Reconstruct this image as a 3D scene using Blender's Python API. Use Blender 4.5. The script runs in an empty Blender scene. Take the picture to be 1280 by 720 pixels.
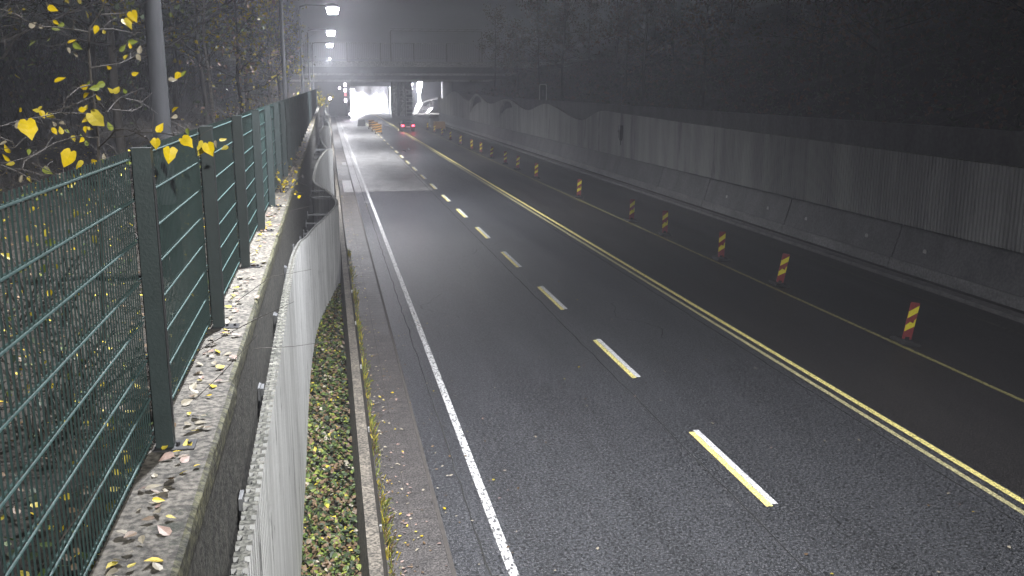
import bpy, math, random
from mathutils import Vector, Matrix
from mathutils.geometry import tessellate_polygon
R = math.radians
S = bpy.context.scene
COL = S.collection

# ---------------------------------------------------------------- camera
CAMZ = 6.0
cd = bpy.data.cameras.new('camera'); cam = bpy.data.objects.new('camera', cd); COL.objects.link(cam)
cam.location = (0, 0, CAMZ); cam.rotation_euler = (R(90 - 12.1), 0, R(-10.88))
cd.sensor_width = 36; cd.lens = 1180 / 1280 * 36; cd.clip_start = 0.05; cd.clip_end = 5000
S.camera = cam
# ---------------------------------------------------------------- world (night)
w = bpy.data.worlds.new('World'); S.world = w; w.use_nodes = True
nt = w.node_tree; bg = nt.nodes['Background']
sky = nt.nodes.new('ShaderNodeTexSky'); sky.sky_type = 'NISHITA'; sky.sun_disc = False
sky.sun_elevation = R(12); sky.sun_rotation = R(200)
nt.links.new(sky.outputs[0], bg.inputs[0]); bg.inputs[1].default_value = 0.0022
sl = bpy.data.lights.new('moonlight', 'SUN'); sl.energy = 0.02; sl.angle = R(12); sl.color = (1, .97, .93)
so = bpy.data.objects.new('moonlight', sl); COL.objects.link(so)
so.rotation_euler = (R(90 - 12), 0, R(180 - 200))
S.view_settings.view_transform = 'Standard'; S.view_settings.look = 'None'
S.view_settings.exposure = 0.7; S.view_settings.gamma = 1
S.render.engine = 'CYCLES'
S.cycles.volume_step_rate = 5; S.cycles.volume_max_steps = 64; S.cycles.max_bounces = 6

# ---------------------------------------------------------------- materials
def mat(name, c1, c2=None, rough=.7, scale=6., stretch=(1, 1, 1), bump=0., bscale=None, metal=0., detail=6, spots=None,
        rvar=0., lo=.35, hi=.65, fine=0., emit=None, spec=.5, big=None, gr=None):
    m = bpy.data.materials.new(name); m.use_nodes = True
    N = m.node_tree.nodes; L = m.node_tree.links; b = N['Principled BSDF']
    b.inputs['Roughness'].default_value = rough; b.inputs['Metallic'].default_value = metal
    b.inputs['Specular IOR Level'].default_value = spec
    tc = N.new('ShaderNodeTexCoord'); mp = N.new('ShaderNodeMapping'); mp.inputs['Scale'].default_value = stretch
    L.new(tc.outputs['Object'], mp.inputs[0])
    c2 = c2 or tuple(x * .75 for x in c1)
    nz = N.new('ShaderNodeTexNoise'); nz.inputs['Scale'].default_value = scale; nz.inputs['Detail'].default_value = detail
    nz.inputs['Roughness'].default_value = .65
    L.new(mp.outputs[0], nz.inputs['Vector'])
    cr = N.new('ShaderNodeValToRGB'); cr.color_ramp.elements[0].position = lo; cr.color_ramp.elements[1].position = hi
    cr.color_ramp.elements[0].color = (*c2, 1); cr.color_ramp.elements[1].color = (*c1, 1)
    L.new(nz.outputs['Fac'], cr.inputs[0]); out = cr.outputs[0]
    def mix(a, fac, col, mode='MIX'):
        x = N.new('ShaderNodeMixRGB'); x.blend_type = mode; L.new(a, x.inputs[1])
        if isinstance(fac, float): x.inputs[0].default_value = fac
        else: L.new(fac, x.inputs[0])
        if isinstance(col, tuple): x.inputs[2].default_value = (*col, 1)
        else: L.new(col, x.inputs[2])
        return x.outputs[0]
    if fine and gr:
        lo_, hi_ = gr
    else: lo_, hi_ = .45, 1.7
    if fine:
        f = N.new('ShaderNodeTexNoise'); f.inputs['Scale'].default_value = fine; f.inputs['Detail'].default_value = 3
        L.new(tc.outputs['Object'], f.inputs['Vector'])
        r = N.new('ShaderNodeValToRGB'); r.color_ramp.elements[0].position = .38; r.color_ramp.elements[1].position = .63
        r.color_ramp.elements[0].color = (lo_, lo_, lo_, 1); r.color_ramp.elements[1].color = (hi_, hi_, hi_, 1)
        L.new(f.outputs['Fac'], r.inputs[0]); out = mix(out, 1., r.outputs[0], 'MULTIPLY')
    if spots:   # (scale, threshold, colour) stains or worn-through patches
        for sc, th, col in spots:
            f = N.new('ShaderNodeTexNoise'); f.inputs['Scale'].default_value = sc; f.inputs['Detail'].default_value = 8 if sc < 25 else 1.5
            f.inputs['Roughness'].default_value = .7
            L.new((tc.outputs['Object'] if sc > 25 else mp.outputs[0]), f.inputs['Vector'])
            r = N.new('ShaderNodeValToRGB'); r.color_ramp.elements[0].position = th; r.color_ramp.elements[1].position = th + (.07 if sc < 25 else .03)
            L.new(f.outputs['Fac'], r.inputs[0]); out = mix(out, r.outputs[0], col)
    L.new(out, b.inputs['Base Color'])
    if rvar:
        f = N.new('ShaderNodeTexNoise'); f.inputs['Scale'].default_value = big or scale * .3; f.inputs['Detail'].default_value = 5
        L.new(mp.outputs[0], f.inputs['Vector'])
        r = N.new('ShaderNodeMapRange'); r.inputs[1].default_value = .2; r.inputs[2].default_value = .8
        r.inputs[3].default_value = rough - rvar; r.inputs[4].default_value = rough + rvar
        L.new(f.outputs['Fac'], r.inputs[0]); L.new(r.outputs[0], b.inputs['Roughness'])
    if bump:
        f = N.new('ShaderNodeTexNoise'); f.inputs['Scale'].default_value = bscale or scale * 4; f.inputs['Detail'].default_value = 4
        L.new(tc.outputs['Object'], f.inputs['Vector'])
        bp = N.new('ShaderNodeBump'); bp.inputs['Strength'].default_value = bump; bp.inputs['Distance'].default_value = .02
        L.new(f.outputs['Fac'], bp.inputs['Height']); L.new(bp.outputs[0], b.inputs['Normal'])
    if emit:
        b.inputs['Emission Color'].default_value = (*emit[0], 1); b.inputs['Emission Strength'].default_value = emit[1]
    return m

M = {}
ASPH = dict(rough=.34, rvar=.09, bump=1., bscale=60., fine=20., gr=(.15, 2.2), stretch=(1, .12, 1), scale=1.1, lo=.3, hi=.7)
M['asphalt'] = mat('asphalt', (.036, .038, .042), (.017, .018, .020), spots=[(8., .57, (.048, .050, .054)), (27., .575, (.12, .122, .128)), (34., .66, (.26, .26, .27))], **ASPH)
M['asphalt_right'] = mat('asphalt_right', (.026, .024, .023), (.013, .012, .012), spots=[(1.6, .70, (.045, .036, .033)), (29., .61, (.075, .068, .065))],
                         rough=.45, rvar=.14, bump=.8, bscale=60., fine=42., gr=(.1, 2.1), stretch=(1, .12, 1), scale=.8, lo=.3, hi=.7)
M['wheel_track'] = mat('wheel_track', (.085, .086, .088), (.055, .056, .058), **ASPH)
M['slab'] = mat('slab', (.27, .265, .26), (.14, .14, .137), rough=.36, rvar=.14, bump=.5, bscale=30., fine=14., gr=(.35, 1.7), stretch=(1, .35, 1), scale=1.4,
                spots=[(1.1, .66, (.11, .11, .11))])
M['gutter'] = mat('gutter', (.085, .077, .072), (.05, .046, .044), rough=.6, rvar=.1, bump=.5, bscale=50., fine=38., gr=(.3, 1.8), scale=2.5)
M['gutter_joint'] = mat('gutter_joint', (.075, .067, .06), rough=.9)
M['joint'] = mat('joint', (.03, .03, .028), rough=.9)
M['white_paint'] = mat('white_paint', (.75, .75, .74), (.55, .55, .54), rough=.5, scale=20, bump=.4, bscale=90., stretch=(1, .5, 1),
                       spots=[(22., .50, (.07, .07, .07)), (3., .6, (.35, .35, .35))])
M['white_band'] = mat('white_band', (.66, .66, .68), (.5, .5, .5), rough=.5, scale=20, bump=.2, fine=60., spots=[(11., .64, (.12, .12, .12))])
M['yellow_paint'] = mat('yellow_paint', (.86, .76, .27), (.68, .58, .20), rough=.5, scale=15, bump=.2, fine=60., spots=[(11., .66, (.2, .17, .08))])
M['yellow_pale'] = mat('yellow_pale', (.55, .50, .26), (.36, .33, .18), rough=.5, scale=15, bump=.2, fine=60., spots=[(9., .58, (.13, .12, .09))])
M['yellow_dull'] = mat('yellow_dull', (.30, .27, .10), (.18, .16, .07), rough=.55, scale=10, fine=60., spots=[(8., .54, (.05, .05, .04))])
M['grey_line'] = mat('grey_line', (.16, .15, .12), (.09, .085, .07), rough=.6, scale=8, spots=[(7., .5, (.035, .035, .033))])
M['kerb'] = mat('kerb', (.13, .125, .12), (.07, .07, .068), rough=.7, scale=3, bump=.4, fine=40.)
CON = dict(rough=.8, bump=.4, bscale=45., fine=28.)
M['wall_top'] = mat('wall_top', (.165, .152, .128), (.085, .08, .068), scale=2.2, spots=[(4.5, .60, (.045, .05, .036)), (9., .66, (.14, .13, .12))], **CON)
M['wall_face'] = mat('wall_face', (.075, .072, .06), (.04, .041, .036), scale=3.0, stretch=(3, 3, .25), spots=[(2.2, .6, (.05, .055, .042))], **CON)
M['moss'] = mat('moss', (.09, .088, .048), (.045, .045, .03), scale=7, **CON)
M['rib'] = mat('rib', (.60, .61, .60), (.36, .365, .36), scale=1.6, stretch=(2.2, 2.2, .3), rough=.8, bump=.25, bscale=40.,
               spots=[(2.0, .60, (.15, .155, .15)), (5., .66, (.11, .115, .11))])
M['rib_top'] = mat('rib_top', (.14, .138, .12), (.06, .062, .05), rough=.9, scale=9, bump=.4, fine=30.)  # weathered top; shade against the overhead lamp is put into the colour
M['rib_right'] = mat('rib_right', (.33, .34, .325), (.19, .196, .19), scale=.9, stretch=(1, 1, .15), rough=.85, bump=.2, bscale=30.,
               spots=[(1.2, .60, (.13, .13, .13))])
M['base_con'] = mat('base_con', (.12, .122, .122), (.07, .072, .072), scale=.8, stretch=(1, 1, .5), rough=.75, bump=.2, bscale=30., fine=12., gr=(.8, 1.2),
               spots=[(1.5, .62, (.09, .09, .088))])
M['base_light'] = mat('base_light', (.17, .17, .168), (.09, .09, .088), scale=1.2, rough=.55, bump=.2, bscale=30., fine=12., gr=(.75, 1.25), stretch=(1, .4, 1),
               spots=[(1.3, .58, (.12, .12, .118))])
M['dark_con'] = mat('dark_con', (.10, .10, .098), (.055, .055, .054), scale=.8, stretch=(1, 1, .3), rough=.9, bump=.2, bscale=20., fine=6., gr=(.85, 1.15))
M['barrier'] = mat('barrier', (.15, .132, .105), (.075, .067, .055), scale=3.5, spots=[(6., .63, (.09, .095, .065))], **CON)
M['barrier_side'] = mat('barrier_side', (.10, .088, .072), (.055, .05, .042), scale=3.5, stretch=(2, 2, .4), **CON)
M['soil'] = mat('soil', (.030, .025, .018), (.012, .011, .008), rough=.95, scale=2.5, bump=.9, bscale=14., fine=22.)
M['hill'] = mat('hill', (.022, .017, .012), (.007, .006, .005), rough=1., scale=.35, bump=1., bscale=2., fine=5.)
M['teal'] = mat('teal', (.095, .17, .165), (.065, .12, .117), rough=.42, scale=8, metal=.1, bump=.1, bscale=60.)  # fence paint for the bars, with light from above put into the colour
M['wire'] = mat('wire', (.022, .045, .042), (.014, .03, .028), rough=.55, scale=8, spec=.3)
M['post_dark'] = mat('post_dark', (.020, .033, .033), (.014, .024, .024), rough=.5, scale=8, metal=.1, bump=.1, bscale=60.)  # same fence paint for the posts, dim light put into a darker colour
M['steel'] = mat('steel', (.16, .165, .17), (.10, .105, .11), rough=.6, scale=5, metal=.3, stretch=(1, 1, .3), bump=.1)
M['pole'] = mat('pole', (.017, .0175, .019), (.010, .0105, .011), rough=.8, scale=4, metal=.0, spec=.06, stretch=(3, 3, .4), bump=.1)
M['dark_metal'] = mat('dark_metal', (.03, .03, .033), rough=.5, scale=8)
M['black'] = mat('black', (.015, .015, .016), rough=.6, scale=8)
M['rubber'] = mat('rubber', (.025, .024, .024), rough=.8, scale=12, bump=.3)
M['red_sheet'] = mat('red_sheet', (.30, .055, .055), (.20, .035, .04), rough=.4, scale=14)
M['yellow_sheet'] = mat('yellow_sheet', (.95, .85, .06), (.80, .70, .05), rough=.3, scale=14)
M['amber_dull'] = mat('amber_dull', (.30, .17, .04), (.2, .11, .03), rough=.5)
M['orange_sheet'] = mat('orange_sheet', (.6, .3, .04), (.5, .24, .03), rough=.35, scale=14)
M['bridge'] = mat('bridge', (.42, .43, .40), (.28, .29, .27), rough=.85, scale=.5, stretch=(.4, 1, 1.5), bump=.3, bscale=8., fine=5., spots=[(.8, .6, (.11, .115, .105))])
M['bridge_dark'] = mat('bridge_dark', (.05, .05, .05), (.03, .03, .03), rough=.9, scale=.6, bump=.2, fine=5.)  # darker copy of bridge concrete: shade of recesses and underside put into colour
M['pale_wall'] = mat('pale_wall', (.72, .72, .72), (.52, .52, .53), rough=.7, scale=.5, bump=.2, bscale=8., fine=3.)
M['bark'] = mat('bark', (.034, .029, .024), (.016, .014, .011), rough=.9, scale=9, stretch=(3, 3, .6), bump=.6, bscale=30.)
M['bark_pale'] = mat('bark_pale', (.36, .34, .31), (.16, .15, .135), rough=.85, scale=7, stretch=(1, 1, 2.5), bump=.4, bscale=30.,
                     spots=[(6., .62, (.05, .045, .04))])
M['twig'] = mat('twig', (.075, .066, .058), (.038, .033, .029), rough=.8, scale=9, bump=.3)
def leafmat(name, c, c2=None):
    m = mat(name, c, c2, rough=.5, scale=14, bump=.2, bscale=40., spec=.3); return m
M['leaf_yellow'] = leafmat('leaf_yellow', (.72, .53, .008), (.50, .37, .01))
M['leaf_gold'] = leafmat('leaf_gold', (.60, .48, .05), (.38, .32, .04))
M['leaf_pale'] = leafmat('leaf_pale', (.42, .38, .29), (.26, .23, .17))
M['leaf_brown'] = leafmat('leaf_brown', (.20, .13, .07), (.11, .075, .045))
M['leaf_rust'] = leafmat('leaf_rust', (.16, .07, .035), (.08, .035, .02))
M['leaf_pink'] = leafmat('leaf_pink', (.42, .30, .25), (.26, .18, .15))
M['leaf_green'] = leafmat('leaf_green', (.10, .15, .035), (.055, .085, .022))
M['leaf_lime'] = leafmat('leaf_lime', (.25, .29, .05), (.15, .19, .035))
M['leaf_dark'] = leafmat('leaf_dark', (.055, .075, .04), (.03, .042, .022))
M['needle'] = leafmat('needle', (.06, .11, .065), (.035, .07, .04))
M['car_paint'] = mat('car_paint', (.05, .052, .06), (.045, .047, .055), rough=.25, metal=.5, scale=4)
M['glass'] = mat('glass', (.02, .022, .025), rough=.08, scale=3)
M['tail_red'] = mat('tail_red', (.6, .02, .03), rough=.3, emit=((1, .05, .09), 8.))
M['lens'] = mat('lens', (.8, .8, .85), rough=.3, emit=((.93, .82, 1.), 40.))
M['lens_small'] = mat('lens_small', (.8, .8, .85), rough=.3, emit=((.95, .85, 1.), 12.))
M['lens_red'] = mat('lens_red', (.6, .1, .1), rough=.3, emit=((1, .3, .35), 1.))
M['sign_white'] = mat('sign_white', (.42, .42, .40), (.34, .34, .33), rough=.5, scale=5)
M['lit_rail'] = mat('lit_rail', (.42, .30, .20), (.30, .22, .15), rough=.5, scale=2, metal=.2)  # orange light falling on this railing stretch is put into the colour

# ---------------------------------------------------------------- helpers
class MB:
    def __init__(s): s.v = []; s.f = []; s.m = []; s.cur = 0
    def add(s, vs, fs):
        n = len(s.v); s.v += [tuple(p) for p in vs]
        for f in fs: s.f.append(tuple(n + i for i in f)); s.m.append(s.cur)
    def box(s, x0, x1, y0, y1, z0, z1):
        s.add([(x0, y0, z0), (x1, y0, z0), (x1, y1, z0), (x0, y1, z0), (x0, y0, z1), (x1, y0, z1), (x1, y1, z1), (x0, y1, z1)],
              [(3, 2, 1, 0), (4, 5, 6, 7), (0, 1, 5, 4), (1, 2, 6, 5), (2, 3, 7, 6), (3, 0, 4, 7)])
    def tube(s, pts, rad, n=6):
        pts = [Vector(p) for p in pts]
        if not isinstance(rad, (list, tuple)): rad = [rad] * len(pts)
        base = len(s.v); up = Vector((.13, .21, .97))
        for i, p in enumerate(pts):
            d = (pts[min(i + 1, len(pts) - 1)] - pts[max(i - 1, 0)])
            d = d.normalized() if d.length > 1e-9 else Vector((0, 0, 1))
            a = d.cross(up if abs(d.dot(up)) < .95 else Vector((1, 0, 0))).normalized(); b = d.cross(a)
            for k in range(n):
                t = 2 * math.pi * k / n; s.v.append(tuple(p + (a * math.cos(t) + b * math.sin(t)) * rad[i]))
        for i in range(len(pts) - 1):
            for k in range(n):
                q = base + i * n; s.f.append((q + k, q + (k + 1) % n, q + n + (k + 1) % n, q + n + k)); s.m.append(s.cur)
        if n > 3:
            s.f.append(tuple(base + k for k in range(n))); s.m.append(s.cur)
            e = base + (len(pts) - 1) * n; s.f.append(tuple(e + k for k in reversed(range(n)))); s.m.append(s.cur)
    def leaf(s, p, size, rnd, nrm=None, long=1.25, fold=.15):
        a = Vector((rnd.gauss(0, 1), rnd.gauss(0, 1), rnd.gauss(0, 1)))
        nrm = nrm or Vector((rnd.gauss(0, 1), rnd.gauss(0, 1), rnd.gauss(0, 1))); nrm = nrm.normalized()
        a = (a - nrm * a.dot(nrm)).normalized(); b = nrm.cross(a); p = Vector(p); h = size * .5
        o = [(-1, 0), (-.75, .55), (-.15, .72), (.5, .38), (1.1, 0), (.5, -.38), (-.15, -.72), (-.75, -.55)]
        vs = [p + a * (u * h * long * .9) + b * (v * h) + nrm * (abs(v) * fold * size) for u, v in o]
        s.add(vs, [(0, 1, 2, 3, 4), (0, 4, 5, 6, 7)])
    def build(s, name, mats, parent=None, smooth=False):
        me = bpy.data.meshes.new(name); me.from_pydata(s.v, [], s.f)
        if not isinstance(mats, (list, tuple)): mats = [mats]
        for m in mats: me.materials.append(m)
        if len(mats) > 1: me.polygons.foreach_set('material_index', s.m)
        if smooth: me.polygons.foreach_set('use_smooth', [True] * len(s.f))
        me.update()
        o = bpy.data.objects.new(name, me); COL.objects.link(o)
        if parent: o.parent = parent
        return o
def tag(o, label=None, cat=None, group=None, kind=None):
    if label: o['label'] = label
    if cat: o['category'] = cat
    if group: o['group'] = group
    if kind: o['kind'] = kind
    return o
def thing(name, loc, label, cat, group=None, rz=0):
    o = bpy.data.objects.new(name, None); o.empty_display_size = .2; o.location = loc; o.rotation_euler = (0, 0, rz)
    COL.objects.link(o); return tag(o, label, cat, group)
def struct(mb, name, m, parent=None): return tag(mb.build(name, m, parent), kind='structure')
def dup(root, loc=None, label=None, rz=None):
    r = root.copy(); COL.objects.link(r)
    if loc: r.location = loc
    if rz is not None: r.rotation_euler = (0, 0, rz)
    if label: r['label'] = label
    for ch in list(root.children):
        c = ch.copy(); COL.objects.link(c); c.parent = r
        for g in list(ch.children):
            d = g.copy(); COL.objects.link(d); d.parent = c
    return r
def sheet(x0, x1, y0, y1, z, ny=1):
    b = MB()
    for i in range(ny):
        a = y0 + (y1 - y0) * i / ny; c = y0 + (y1 - y0) * (i + 1) / ny
        b.add([(x0, a, z), (x1, a, z), (x1, c, z), (x0, c, z)], [(0, 1, 2, 3)])
    return b
# turns a place in the picture (1280 x 720) and a distance along the road into a world point
_f = 1180.; _t = R(12.1); _p = R(10.88)
def at(x, y, D):
    u = x - 640; v = y - 360
    fw = _f * math.cos(_t) - v * math.sin(_t); up = -(v * math.cos(_t) + _f * math.sin(_t))
    X = fw * math.sin(_p) + u * math.cos(_p); Y = fw * math.cos(_p) - u * math.sin(_p)
    k = D / Y; return Vector((X * k, D, CAMZ + up * k))
rnd = random.Random(7)

# ================================================================ SETTING
def road_x(y): return 0. if y < 190 else -((y - 190) ** 2) * .0009      # the road bends left beyond the bridge
def strip(x0, x1, y0, y1, z, step=6.):
    b = MB(); n = max(1, int((y1 - y0) / step))
    for i in range(n):
        a = y0 + (y1 - y0) * i / n; c = y0 + (y1 - y0) * (i + 1) / n
        b.add([(x0 + road_x(a), a, z), (x1 + road_x(a), a, z), (x1 + road_x(c), c, z), (x0 + road_x(c), c, z)], [(0, 1, 2, 3)])
    return b
# ground sheet to the horizon
struct(sheet(-2500, 2500, -300, 4500, -.02), 'ground', M['hill'])
struct(strip(1.36, 17.4, -30, 460, 0), 'road', M['asphalt'])
struct(strip(9.95, 17.38, -30, 460, .004), 'closed_carriageway', M['asphalt_right'])
b = MB()
for x0, x1 in ((2.65, 3.35), (4.75, 5.35)):
    b2 = strip(x0, x1, -20, 55.2, .004); b.add(b2.v, b2.f)
struct(strip(1.40, 5.90, 55.2, 188, .004), 'concrete_road', M['slab'])
# paved gutter strip with slab joints and a low kerb line
struct(strip(.52, 1.30, -20, 188, .004), 'paved_strip', M['gutter'])
b = MB(); y = -2.
while y < 60: b.box(.53, 1.29, y, y + .007, .002, .0055); y += .30
b.box(.905, .915, -2, 60, .004, .0085)
struct(b, 'paving_joints', M['gutter_joint'])
b = MB(); b.box(1.30, 1.36, -20, 188, -.01, .016); struct(b, 'channel_kerb', M['gutter_joint'])
# light repaired patches on the shoulder
b = MB(); b.box(.75, 1.29, 55, 62, .0, .012); b.box(.95, 1.28, 74, 77, 0, .012); struct(b, 'repair_patch', M['slab'])
struct(sheet(-.70, .14, -4, 190, .005), 'verge', M['soil'])
struct(sheet(-.70, 30, -30, -4, .0), 'road_behind', M['asphalt'])
b = MB(); r = random.Random(4)
def seam(pts, w_):
    vs = []
    for i, (x, y) in enumerate(pts):
        x1, y1 = pts[min(i + 1, len(pts) - 1)]; x0, y0 = pts[max(i - 1, 0)]; L = math.hypot(x1 - x0, y1 - y0) or 1
        nx, ny = -(y1 - y0) / L, (x1 - x0) / L; ww = w_ * r.uniform(.5, 1.3)
        vs += [(x + nx * ww, y + ny * ww, .0062), (x - nx * ww, y - ny * ww, .0062)]
    b.add(vs, [(2 * i, 2 * i + 1, 2 * i + 3, 2 * i + 2) for i in range(len(pts) - 1)])
for x in (5.72, 9.30, 1.78): 
    q = [(x, 9.)]
    while q[-1][1] < 120: q.append((x + r.gauss(0, .012), q[-1][1] + .5))
    seam(q, .011)
for x0, y0, n in ((7.8, 21, 30), (3.2, 24, 26), (4.6, 33, 30)):
    q = [(x0, y0)]; a = r.uniform(.9, 2.2)
    for i in range(n): a += r.gauss(0, .35); a = max(.5, min(2.6, a)); q.append((q[-1][0] + .11 * math.cos(a), q[-1][1] + .16 * math.sin(a)))
    seam(q, .006)
struct(b, 'road_seams', M['joint'])
# road markings
struct(strip(2.0, 2.13, -10, 330, .009), 'edge_line', M['white_paint'])
b = MB(); b.box(1.72, 2.0, 50, 50.18, .004, .0095); struct(b, 'cross_mark', M['white_paint'])
b = MB(); c = MB()
k = 0
y = 7.14
while y < 190:
    b.add([(6.05, y - 1.58, .009), (6.15, y - 1.58, .009), (6.15, y + 1.5, .009), (6.05, y + 1.5, .009)], [(0, 1, 2, 3)])
    c.add([(6.155, y - 1.52, .0085), (6.26, y - 1.52, .0085), (6.26, y + 1.58, .0085), (6.155, y + 1.58, .0085)], [(0, 1, 2, 3)])
    y += 6.28
struct(b, 'yellow_lane_dashes', M['yellow_paint']); struct(c, 'white_lane_dashes', M['white_band'])
struct(strip(9.53, 9.63, -10, 330, .009), 'yellow_line_pale', M['yellow_pale'])
struct(strip(9.78, 9.90, -10, 330, .009), 'yellow_line', M['yellow_paint'])
struct(strip(13.0, 13.11, -10, 188, .009), 'closed_edge_line', M['yellow_dull'])
struct(strip(16.56, 16.62, -10, 188, .009), 'outer_line', M['grey_line'])
b = MB(); b.box(17.4, 17.62, -20, 188, -.01, .12); b.box(17.62, 18.05, -20, 188, -.01, .03); struct(b, 'kerb', M['kerb'])
b = MB()
for i in range(60):
    yy = 20 + i * 3; b.box(17.395, 17.625, yy, yy + .015, .0, .123)
struct(b, 'kerb_joints', M['joint'])

# ---- left bank and right hill terrain
def terrain(name, xs, zf, y0, y1, ny, m):
    b = MB(); r = random.Random(3)
    for j in range(ny + 1):
        yy = y0 + (y1 - y0) * j / ny
        for i, x in enumerate(xs): b.v.append((x, yy, zf(x, yy) + (r.uniform(-.06, .06) * min(6, abs(x) * .12) if 0 < i < len(xs) - 1 else 0)))
    n = len(xs)
    for j in range(ny):
        for i in range(n - 1): b.f.append((j * n + i, j * n + i + 1, (j + 1) * n + i + 1, (j + 1) * n + i)); b.m.append(0)
    return struct(b, name, m)
terrain('left_bank', [-140, -60, -35, -22, -15, -10, -7, -5, -3.6, -2.6, -1.9, -1.4, -.99],
        lambda x, y: 3.72 + (max(0, -x - 3) * .06 if x > -10 else .42 + (-x - 10) * .22 if x > -35 else 5.9) + .1 * math.sin(y * .7 + x), -30, 183, 140, M['soil'])
terrain('right_hill', [20.35, 21.5, 23.5, 27, 33, 42, 55, 75, 110, 200],
        lambda x, y: 3.6 + max(0, x - 22) * .30 * (1 if x < 55 else .75) + .3 * math.sin(y * .21 + x * .3), -30, 164, 90, M['hill'])
terrain('right_slope', [25, 26, 28, 33, 42, 55, 75, 110, 200],
        lambda x, y: 0 if x < 25.5 else 3.6 + max(0, x - 22) * .30 * (1 if x < 55 else .75), 164.1, 189, 8, M['hill'])
terrain('left_far_bank', [-160, -60, -25, -14, -12],
        lambda x, y: 0 if x > -13 else 5 + (-x - 14) * .16, 205, 520, 40, M['hill'])
terrain('right_far_bank', [19.5, 21, 30, 50, 90, 200],
        lambda x, y: 0 if x < 20 else 2.5 + (x - 21) * .22, 212, 520, 40, M['hill'])

# ---- left retaining wall
t = thing('retaining_wall', (0, 0, 0), 'long grey concrete retaining wall with a mossy leaf strewn top under the green fence', 'wall')
b = MB()
y = -4.; segs = []
cuts = [-4, 6.17, 12.4, 18.6, 24.8] + [31 + 6.2 * i for i in range(26)]
for i in range(len(cuts) - 1):
    off = .025 if i == 0 else 0
    b.box(-.98, -.69 + off - .0, cuts[i] + .008, cuts[i + 1] - .008, 0, 3.98)
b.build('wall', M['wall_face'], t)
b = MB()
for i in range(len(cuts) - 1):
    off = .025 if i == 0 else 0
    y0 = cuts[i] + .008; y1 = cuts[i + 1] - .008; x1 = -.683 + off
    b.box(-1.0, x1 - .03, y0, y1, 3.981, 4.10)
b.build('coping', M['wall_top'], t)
b = MB()
for i in range(len(cuts) - 1):
    off = .025 if i == 0 else 0
    y0 = cuts[i] + .008; y1 = cuts[i + 1] - .008; x1 = -.683 + off
    ny = max(2, int((y1 - y0) / .25)); r = random.Random(i)
    vs = []
    for k in range(ny + 1):
        yy = y0 + (y1 - y0) * k / ny; j = r.uniform(-.006, .006)
        vs += [(x1 - .029, yy, 4.1015), (x1 - .005 + j, yy, 4.087 + j), (x1, yy, 4.05), (x1, yy, 3.983)]
    b.add(vs, [(k * 4 + q, k * 4 + q + 1, k * 4 + 5 + q, k * 4 + 4 + q) for k in range(ny) for q in range(3)])
b.build('coping_edge', M['moss'], t)

# ---- low concrete barrier beside the paved strip
t = thing('concrete_barrier', (.33, 0, 0), 'long low brownish concrete barrier between green verge and paved gutter', 'barrier')
b = MB(); c = MB(); d = MB()
for i in range(32):
    y0 = -3 + i * 6; y1 = y0 + 5.985
    vs = []
    for yy in (y0, y1): vs += [(-.15, yy, 0), (.19, yy, 0), (.075, yy, .74), (-.075, yy, .74)]
    b.add(vs, [(0, 1, 2, 3), (7, 6, 5, 4), (1, 5, 6, 2), (3, 7, 4, 0)])
    c.add([(-.077, y0, .742), (.078, y0, .742), (.078, y1, .742), (-.077, y1, .742), (-.077, y0, .70), (.085, y0, .70), (.085, y1, .70), (-.077, y1, .70)],
          [(0, 1, 2, 3), (4, 5, 1, 0), (5, 6, 2, 1), (6, 7, 3, 2), (7, 4, 0, 3)])
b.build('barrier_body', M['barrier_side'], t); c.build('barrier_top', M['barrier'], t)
for yy in (11.2, 14.8, 18.4, 22., 25.6, 29.2):
    d = MB(); d.box(.112, .14, yy, yy + .05, .45, .53); d.build('reflector', M['sign_white'], t)

# ---- wavy ribbed concrete screen on the left, standing off the wall
def interp(tab, y):
    for i in range(len(tab) - 1):
        (a, va), (c, vc) = tab[i], tab[i + 1]
        if y <= c:
            k = max(0, min(1, (y - a) / (c - a))); h = c - a
            m0 = (vc - tab[i - 1][1]) / (c - tab[i - 1][0]) * h if i else 0
            m1 = (tab[i + 2][1] - va) / (tab[i + 2][0] - a) * h if i + 2 < len(tab) else 0
            return (2*k**3 - 3*k*k + 1) * va + (k**3 - 2*k*k + k) * m0 + (3*k*k - 2*k**3) * vc + (k**3 - k*k) * m1
    return tab[-1][1]
XW = [(2, -.58), (14, -.6), (19, -.61), (22, -.55), (24, -.45), (27, -.12), (29.5, .16), (31, .15), (34, -.15), (36.5, -.59), (39, -.57), (45, -.25), (51, .1), (54, .12), (60, -.3), (66, -.56), (72, -.42), (84, .10), (89, .1), (99, -.4), (112, .12), (125, -.3), (150, .1), (186, .1)]
ZW = [(2, 3.33), (8, 3.4), (14, 3.45), (18, 3.1), (22, 2.63), (25.5, 2.45), (31, 2.4), (36.5, 2.45), (40, 2.8), (46, 2.95), (52, 2.7), (58, 2.4), (66, 2.7), (74, 3.0), (86, 2.5), (98, 3.0), (115, 2.6), (130, 3.0), (150, 2.8), (186, 2.8)]
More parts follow.
